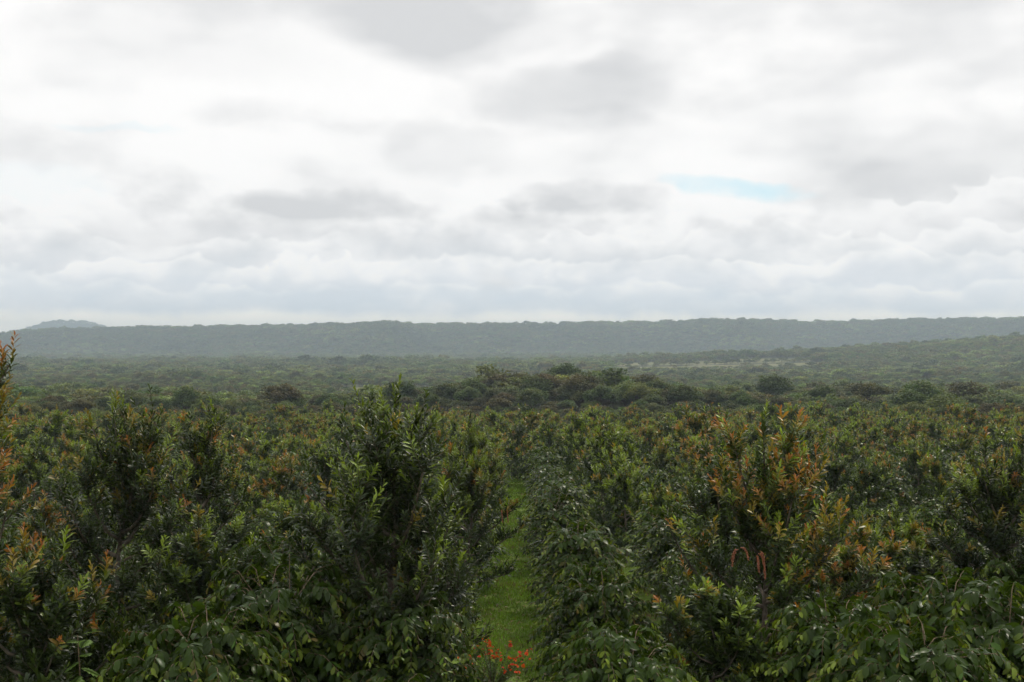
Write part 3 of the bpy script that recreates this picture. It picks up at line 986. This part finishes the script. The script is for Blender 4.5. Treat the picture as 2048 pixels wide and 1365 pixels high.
for k, (yy, x, x0) in enumerate(cc):
    z = float(ground_z(x, yy)); rz = rng.uniform(0, 6.28); h = rng.uniform(0.66, 1.06)
    side, nr = ('right', right.index(x0)) if x0 > 0 else ('left', left.index(x0))
    n = cnt.get(x0, 0); cnt[x0] = n + 1
    size = 'large ' if h > 1.05 else ('small ' if h < 0.9 else '')
    lab = f'{size}coffee bush with drooping leaves, {ORD[n]} one of the {ORD[nr]} row {side} of the path'
    if yy < 22:
        root = empty('coffee_bush', (x, yy, z), rz, h)
        v = k % 5
        link('stem', COF_STEM[v], root)
        if yy < 17.0:
            c_, s_ = math.cos(-rz), math.sin(-rz)
            cd = np.array([-x, -yy, CAM_Z - z - 0.9]); cd = np.array([cd[0] * c_ - cd[1] * s_, cd[0] * s_ + cd[1] * c_, cd[2]]); cd /= np.linalg.norm(cd)
            crown_with_leaves(root, COF_NEAR[v][1], 'c', M_COF, 70 if yy < 15 else 30, cd)
        else:
            if v not in near_labels:
                A = Acc(); COF_NEAR[v][1].bake(A, hi=True, curl=rng.uniform(1.2, 3.2, len(COF_NEAR[v][1].p)))
                near_labels[v] = A.mesh('coffee_crown', [M_COF])
            link('crown', near_labels[v], root)
        tag(root, lab, 'bush', 'coffee bushes in front')
    elif k < 280 and yy < 40:
        root = empty('coffee_bush', (x, yy, z), rz, h)
        v = k % 4
        link('stem', COF_MID[v][0], root); link('crown', COF_MID[v][1], root)
        tag(root, lab, 'bush', 'coffee bushes along the rows')
    elif k < 280:
        root = link('coffee_bush', COF_FAR[k % 3], None, (x, yy, z))
        root.rotation_euler = (0, 0, rz); root.scale = (h, h, h)
        tag(root, lab, 'bush', 'coffee bushes along the rows')
    else:
        far_c.append((x, yy, z, k % 3, rz, h))
if far_c:
    scatter('far_coffee', COF_FAR, far_c, 'low coffee bushes between the far orchard rows', 'bushes')

# ================================================================ woodland beyond
rng = np.random.default_rng(303)
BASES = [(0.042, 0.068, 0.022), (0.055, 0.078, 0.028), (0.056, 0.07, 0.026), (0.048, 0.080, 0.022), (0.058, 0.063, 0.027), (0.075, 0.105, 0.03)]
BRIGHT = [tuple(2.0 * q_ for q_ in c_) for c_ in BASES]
BNAME = ['dark green', 'grey-green', 'olive brown', 'mid green', 'brownish', 'yellow-green']
W_HI, W_LO = [], []
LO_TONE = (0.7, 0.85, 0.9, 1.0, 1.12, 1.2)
for i in range(6):
    w, A = wood_tree(8.0, 3.5 + 0.3 * (i % 3), 26 + 2 * i, 6500, 0.36, (0.85, 0.75, 0.7, 0.9, 0.65, 0.8)[i], tuple(1.3 * q_ for q_ in BASES[i]), (0.3, 0.4, 0.42, 0.28, 0.38, 0.33)[i])
    W_HI.append((w.mesh('woodland_trunk', [M_BARK]), A.mesh('woodland_crown', [M_WOODLEAF]), wa_mesh('woodland_tree', w, A, M_BARK, M_WOODLEAF)))
for i in range(6):
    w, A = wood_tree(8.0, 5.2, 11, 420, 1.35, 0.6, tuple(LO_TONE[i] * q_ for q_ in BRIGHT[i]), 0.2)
    W_LO.append(wa_mesh('woodland_far', w, A, M_BARK, M_WOODLEAF))
W_MD = []
for i in range(6):
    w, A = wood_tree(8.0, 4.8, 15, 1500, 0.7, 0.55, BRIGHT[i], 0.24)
    W_MD.append(wa_mesh('woodland_mid', w, A, M_BARK, M_WOODLEAF))


wood = []
# trees of the knoll and others placed one by one: pixel column, crown top, distance, kind, label
special = [
    (1140, 733, 228, 3, 1.15, 'tallest round-crowned tree on top of the wooded knoll'),
    (1090, 745, 222, 0, 1.0, 'broad dark tree on the left shoulder of the knoll summit'),
    (1190, 742, 232, 2, 1.0, 'brownish tree just right of the knoll summit'),
    (1040, 745, 218, 2, 1.0, 'brownish spreading tree on the left side of the knoll'),
    (1000, 750, 215, 4, 1.0, 'flat-crowned brown tree left of the knoll top'),
    (950, 762, 205, 3, 1.0, 'green round tree where the knoll falls away to the left'),
    (895, 768, 198, 0, 1.0, 'dark dense tree at the left foot of the knoll'),
    (1250, 758, 212, 3, 1.0, 'green tree on the right slope of the knoll'),
    (1290, 752, 208, 4, 1.0, 'rusty brown tree at the right end of the knoll'),
    (1150, 775, 196, 1, 1.0, 'grey-green tree low in front of the knoll'),
    (1060, 778, 192, 3, 1.0, 'mid green tree low in front of the left knoll slope'),
    (1210, 775, 188, 5, 1.0, 'yellow-green tree low in front of the right knoll slope'),
    (575, 775, 205, 0, 1.0, 'dark umbrella-crowned tree standing up from the left wood edge'),
    (375, 780, 190, 3, 1.0, 'wide green tree behind the left orchard edge'),
    (255, 782, 200, 1, 1.0, 'large dusky tree behind the spired macadamia on the left'),
    (640, 790, 210, 4, 1.0, 'brown low-crowned tree right of the umbrella-crowned one'),
    (720, 785, 200, 2, 1.0, 'olive brown tree midway between umbrella tree and knoll'),
    (830, 780, 196, 4, 1.0, 'reddish brown thicket tree left of the knoll foot'),
    (1545, 752, 230, 0, 1.0, 'lone dark tree with a high tufted crown right of the knoll'),
    (1730, 765, 200, 2, 1.0, 'brown-green tree behind the right orchard edge'),
    (1840, 768, 195, 5, 1.0, 'yellow-green tree near the right end of the wood edge'),
    (1930, 766, 200, 4, 1.0, 'brown broad tree close to the right picture edge'),
    (1640, 775, 205, 3, 1.0, 'mid green tree right of the lone dark tree'),
    (1430, 778, 200, 1, 1.0, 'grey-green tree between the knoll and the lone dark tree'),
    (1010, 714, 1080, 0, 0.8, 'small dark tree standing alone on the far plain above the knoll'),
]
ZONES = ['at the far left', 'by the spired macadamia', 'left of the wide green tree', 'right of the wide green tree', 'by the umbrella-crowned tree', 'right of the umbrella-crowned tree',
         'left of the knoll foot', 'at the left knoll slope', 'at the knoll top', 'at the right knoll slope', 'right of the knoll', 'left of the lone dark tree',
         'right of the lone dark tree', 'by the brown-green tree', 'near the right end', 'at the right picture edge']
taken = []
for px, py, d, v, wdt, lab in special:
    x = PX(px, d); z = float(ground_z(x, d)); H = max(4.0, (PZ(py, d) - z) * 1.08)
    root = empty('woodland_tree', (x, d, z - 0.05), rng.uniform(0, 6.28))
    s = H / 8.0
    root.scale = (s * wdt * rng.uniform(0.98, 1.2),) * 2 + (s,)
    link('trunk', W_HI[v][0], root); link('crown', W_HI[v][1], root)
    tag(root, lab, 'tree', 'woodland trees picked out beyond the orchard')
    taken.append((x, d))

pts = []
yv = 140.0
tries = 0
def spacing(y):
    return min(8.2, 4.6 + 0.0032 * max(0, y - 200))
yrow = 141.0
while yrow < 2560:
    sp = spacing(yrow)
    half = yrow * 0.478 + 14
    nx_ = int(2 * half / sp)
    xs_ = np.linspace(-half, half, nx_) + rng.normal(0, sp * 0.38, nx_)
    ys_ = yrow + rng.normal(0, sp * 0.38, nx_)
    for x, y in zip(xs_, ys_):
        if clear(x, y) and rng.random() < 0.95:
            continue
        if y < 175 and rng.random() < 0.35:
            continue
        if any((x - q[0]) ** 2 + (y - q[1]) ** 2 < 6 for q in taken):
            continue
        pts.append((x, y))
    yrow += sp
pts = np.array(pts)
# hills beyond the escarpment
hx = rng.uniform(-2120, -1460, 2200); hy = rng.uniform(4100, 4430, 2200)
h2x = rng.uniform(-860, -420, 500); h2y = rng.uniform(2850, 2980, 500)
pts = np.concatenate([pts, np.stack([hx, hy], 1), np.stack([h2x, h2y], 1)])
pz = ground_z(pts[:, 0], pts[:, 1])
n = len(pts)
patch = lump(pts[:, 0], pts[:, 1], 60.0)
H = rng.uniform(3.2, 6.2, n) * (1 + 0.16 * patch) * np.where(rng.random(n) < 0.07, 1.45, 1.0)
dd = pts[:, 1]
H = np.where(dd < 180, H * 0.62, H)
H = np.where((dd > 180) & (dd < 330), H * np.interp(np.abs(pts[:, 0] - 14), [0, 24, 50], [1.05, 0.88, 0.75]), H)
H = np.where((dd > 330) & (dd < 760), H * 0.72, H)
H = np.where((dd > 1050) & (dd < 1300), H * 1.12, H)
H = np.where(dd > 1700, H * 1.45, H)
H = np.where((dd > 2250) & (rng.random(n) < 0.10), H * rng.uniform(1.2, 1.8, n), H)
H = np.where(clear(pts[:, 0] * 1.1, dd * 1.1) | clear(pts[:, 0] * 1.2, dd * 1.2), H * 0.55, H)
H = np.clip(H, 1.4, 14)
var = rng.integers(0, 6, n)
var = np.where((patch < -0.9) & (rng.random(n) < 0.6), 4, var)
_pv = lump(pts[:, 0], pts[:, 1], 70.0) + rng.normal(0, 0.5, n)
var = np.where((dd > 900), np.clip(((_pv + 2.0) / 4.0 * 6), 0, 5).astype(int), var)
rot = rng.uniform(0, 6.28, n)
order = np.argsort(np.hypot(pts[:, 0], pts[:, 1]))
stuff_near, stuff_far = [], []
ind = 0
for i in order:
    x, y = pts[i]
    if ind < 270 and H[i] > 2.4 and y < 400:
        v = int(var[i]); s = H[i] / 8.0
        big = 'small' if H[i] < 3.2 else ('tall' if H[i] > 5.6 else 'medium')
        pxl = 1035 + x / y * FPX
        zone = ZONES[int(np.clip(pxl // 128, 0, 15))]
        dep = 'in front of the wood' if y < 172 else ('in the wood edge' if y < 190 else 'deeper in the wood')
        o = link('woodland_tree', W_HI[v][2], None, (x, y, pz[i] - 0.05))
        o.rotation_euler = (0, 0, rot[i]); o.scale = (s * 1.12, s * 1.12, s)
        tag(o, f'{big} {BNAME[v]} tree, {dep}, {zone}', 'tree', f'{big} {BNAME[v]} woodland trees, {dep}, {zone}')
        ind += 1
    elif y < 650:
        stuff_near.append((x, y, pz[i], var[i], rot[i], H[i] / 8.0))
    else:
        stuff_far.append((x, y, pz[i], var[i], rot[i], H[i] / 8.0))
scatter('valley_woodland', W_MD, stuff_near, 'scattered bush and low trees on the plain behind the knoll', 'woodland')
scatter('hill_woodland', W_LO, stuff_far, 'hazy wooded plain and escarpment on the horizon', 'woodland')
print('counts', len(cand), len(cc), n, ind)

# ================================================================ path grass, flowers, weed
rng = np.random.default_rng(404)


def blades(n, xr, yr, h, dens=None):
    L = Leaves()
    y = yr[0] * (yr[1] / yr[0]) ** rng.random(n); x = rng.uniform(*xr, n)
    p = np.stack([x, y, ground_z(x, y)], 1)
    d = rng.normal(0, 0.6, (n, 3)); d[:, 2] = 1
    c = np.array((0.135, 0.235, 0.028)) * rng.uniform(0.65, 1.4, (n, 1)) * np.array([[1, 1, 1]])
    pa = lump(x, y, 0.9) + 0.7 * lump(y, x, 0.31)
    c *= (1.0 + 0.22 * pa)[:, None].clip(0.5, 1.7)
    c[(rng.random(n) < 0.10) | ((pa > 1.2) & (rng.random(n) < 0.4))] = (0.17, 0.16, 0.06)
    s = np.sqrt(y / 16.0)
    L.add(p, d, rng.normal(0, 1, (n, 3)), h * rng.uniform(0.4, 1.3, n) * s ** 0.5 * (1 + 0.25 * pa).clip(0.5, 1.8), np.full(n, 0.012) * s * rng.uniform(0.7, 1.6, n), c, np.zeros(n, int))
    keep = pa > -1.35 + 0.35 * rng.normal(0, 1, n)
    return L.done().take(np.nonzero(keep)[0])


A = Acc(); blades(60000, (-1.0, 0.75), (15.5, 75), 0.085).bake(A, hi=False); blades(26000, (-9, 9), (12, 40), 0.11).bake(A, hi=False)
gr = link('path_grass', A.mesh('path_grass', [M_GRASS]))
tag(gr, 'short green grass growing along the strip between the rows', 'grass', None, 'stuff')


nL = 900
lx = rng.uniform(-0.9, 0.6, nL); ly = 15.5 * (45 / 15.5) ** rng.random(nL)
LL = Leaves()
lc = np.array([(0.16, 0.10, 0.05), (0.22, 0.15, 0.07), (0.11, 0.07, 0.035), (0.20, 0.19, 0.06)])[rng.integers(0, 4, nL)]
LL.add(np.stack([lx, ly, ground_z(lx, ly) + 0.03], 1), rng.normal(0, 1, (nL, 3)) * np.array([1, 1, 0.25]), rng.normal(0, 0.3, (nL, 3)) + np.array([0, 0, 1.0]), rng.uniform(0.07, 0.14, nL), rng.uniform(0.025, 0.045, nL), lc, np.zeros(nL, int))
A = Acc(); LL.done().bake(A, hi=True)
tag(link('leaf_litter', A.mesh('leaf_litter', [M_WEED])), 'fallen brown leaves scattered over the grass path', 'leaves', None, 'stuff')


def flower_shrub(px, d, Hs, Rs, n_fl, label, seed):
    global rng
    rng = np.random.default_rng(seed)
    x = PX(px, d); z = float(ground_z(x, d))
    root = empty('flower_bush', (x, d, z))
    W = Acc(); L = Leaves(); tips = []
    for i in range(60):
        az = rng.uniform(0, 6.28); rr = Rs * math.sqrt(rng.random()); hh = Hs * rng.uniform(0.6, 1.0) * (1 - 0.35 * rr / Rs)
        t = np.linspace(0, 1, 4)[:, None]
        Q = np.array([math.cos(az) * rr, math.sin(az) * rr, 0]) * t ** 0.8 + np.array([0, 0, hh]) * t
        W.tube(Q, np.linspace(0.006, 0.002, 4), 3)
        nn = 26
        c = np.array((0.075, 0.13, 0.025)) * rng.uniform(0.6, 1.4, (nn, 1))
        whorl(L, Q[0] * 0.7 + Q[-1] * 0.3, Q[-1], np.zeros(3), nn, 0.055, 0.02, c, np.zeros(nn, int), 1.1, 0.05)
        tips.append(Q[-1])
    link('stems', W.mesh('stems', [M_TWIG]), root)
    A = Acc(); L.done().bake(A, hi=False); link('foliage', A.mesh('foliage', [M_WEED]), root)
    # flower head: ring of petals
    fl = []
    for hue in ((0.70, 0.085, 0.02), (0.75, 0.15, 0.02), (0.62, 0.05, 0.015)):
        F = Acc(); fL = Leaves()
        for ring, (nn, el, ln_) in enumerate(((8, 0.25, 0.034), (6, 0.8, 0.026))):
            an = np.arange(nn) * 6.283 / nn + ring * 0.3
            xx = np.stack([np.cos(an) * math.cos(el), np.sin(an) * math.cos(el), np.full(nn, math.sin(el))], 1)
            fL.add(np.zeros((nn, 3)), xx, np.tile((0, 0, 1.0), (nn, 1)), np.full(nn, ln_), np.full(nn, 0.02), np.repeat(np.array(hue)[None], nn, 0), np.zeros(nn, int))
        fL.done().bake(F, hi=False); fl.append(F.mesh('flower', [M_PETAL]))
    for i in range(n_fl):
        q = tips[i % len(tips)] + rng.normal(0, 0.045, 3)
        o = link('flower', fl[i % 3], root, tuple(q + np.array([0, 0, 0.02])))
        s = rng.uniform(0.7, 1.4); o.scale = (s, s, s); o.rotation_euler = (rng.normal(0.3, 0.4), rng.normal(0, 0.4), rng.uniform(0, 6))
    tag(root, label, 'flowers')
    return root


flower_shrub(985, 18.1, 0.86, 0.62, 90, 'orange-red flowering bush at the foot of the grass path', 501)
flower_shrub(55, 16.4, 0.75, 0.7, 60, 'red-orange flowers low in the bottom left corner', 502)

# broad-leaved weed
rng = np.random.default_rng(505)
wx, wd_ = PX(150, 11.6), 11.6
wz = float(ground_z(wx, wd_))
root = empty('broadleaf_weed', (wx, wd_, wz))
St = Acc(); Hs = PZ(1268, wd_) - wz
t = np.linspace(0, 1, 6)[:, None]
Q = np.array([0.06, 0.0, Hs]) * t + np.array([0.05, 0.02, 0]) * np.sin(t * 4)
St.tube(Q, np.linspace(0.014, 0.005, 6), 6)
link('stem', St.mesh('stem', [M_TWIG]), root)
out = [(0, 0)]
for k in range(1, 12):      # lobed outline
    u = k / 12
    out.append((u, (0.42 * math.sin(u * 3.0) ** 0.8) * (1.0 if k % 2 else 0.62)))
LV = [(0, 0, 0)] + [(u, 0, -0.22 * u * u) for u, _ in out[1:]] + [(1.02, 0, -0.24)]
nmid = len(LV)
LV += [(u + 0.03, w_, -0.22 * u * u - 0.1 * w_) for u, w_ in out[1:]] + [(u + 0.03, -w_, -0.22 * u * u - 0.1 * w_) for u, w_ in out[1:]]
LFs = []
for s_ in (0, 1):
    o_ = nmid + s_ * 11
    for k in range(11):
        a_, b_ = k + 1, o_ + k
        if k == 0:
            LFs.append((0, a_, b_))
        else:
            LFs += [(k, a_, b_), (k, b_, b_ - 1)]
    LFs.append((11, 12, o_ + 10))
lm = mk_mesh('weed_leaf', np.array(LV), np.array(LFs), [M_WEED], None, np.repeat(np.array([(0.115, 0.20, 0.03)]), len(LV), 0))
for k in range(22):
    u = 0.34 + 0.66 * k / 21
    P = np.array([0.06 * u, 0, Hs * u]); az = k * 2.4
    o = link('leaf', lm, root, tuple(P))
    s_ = rng.uniform(0.22, 0.34) * (1.0 if k < 17 else 0.7); o.scale = (s_, s_, s_)
    o.rotation_euler = (rng.normal(0, 0.15), 0.35 - 0.7 * (u > 0.9), az)
tag(root, 'pale green weed with large lobed leaves in the lower left corner', 'weed')

# ================================================================ haze
hm = bpy.data.materials.new('haze'); hm.use_nodes = True
q = NB(hm.node_tree)
pv = q.n('ShaderNodeVolumePrincipled')
pv.inputs['Color'].default_value = (0.74, 0.89, 1.0, 1)
pv.inputs['Density'].default_value = HAZE
pv.inputs['Anisotropy'].default_value = 0.25
ho = q.n('ShaderNodeOutputMaterial')
q.t.links.new(pv.outputs[0], ho.inputs['Volume'])
zlo = float(ZZ.min()) - 1.0; zhi = max(float(ZZ.max()) + 10.0, 70.0)
bx, by0, by1 = 3320.0, -320.0, 4720.0
HV = np.array([(x, y, z) for z in (zlo, zhi) for x, y in ((-bx, by0), (bx, by0), (bx, by1), (-bx, by1))])
HF = np.array([(0, 2, 1), (0, 3, 2), (4, 5, 6), (4, 6, 7), (0, 1, 5), (0, 5, 4), (1, 2, 6), (1, 6, 5), (2, 3, 7), (2, 7, 6), (3, 0, 4), (3, 4, 7)])
hz = link('haze', mk_mesh('haze', HV, HF, [hm], smooth=False))
tag(hz, 'thin pale haze filling the air over the valley', 'haze', None, 'stuff')
print('tris', sum(len(m_.polygons) for m_ in bpy.data.meshes))
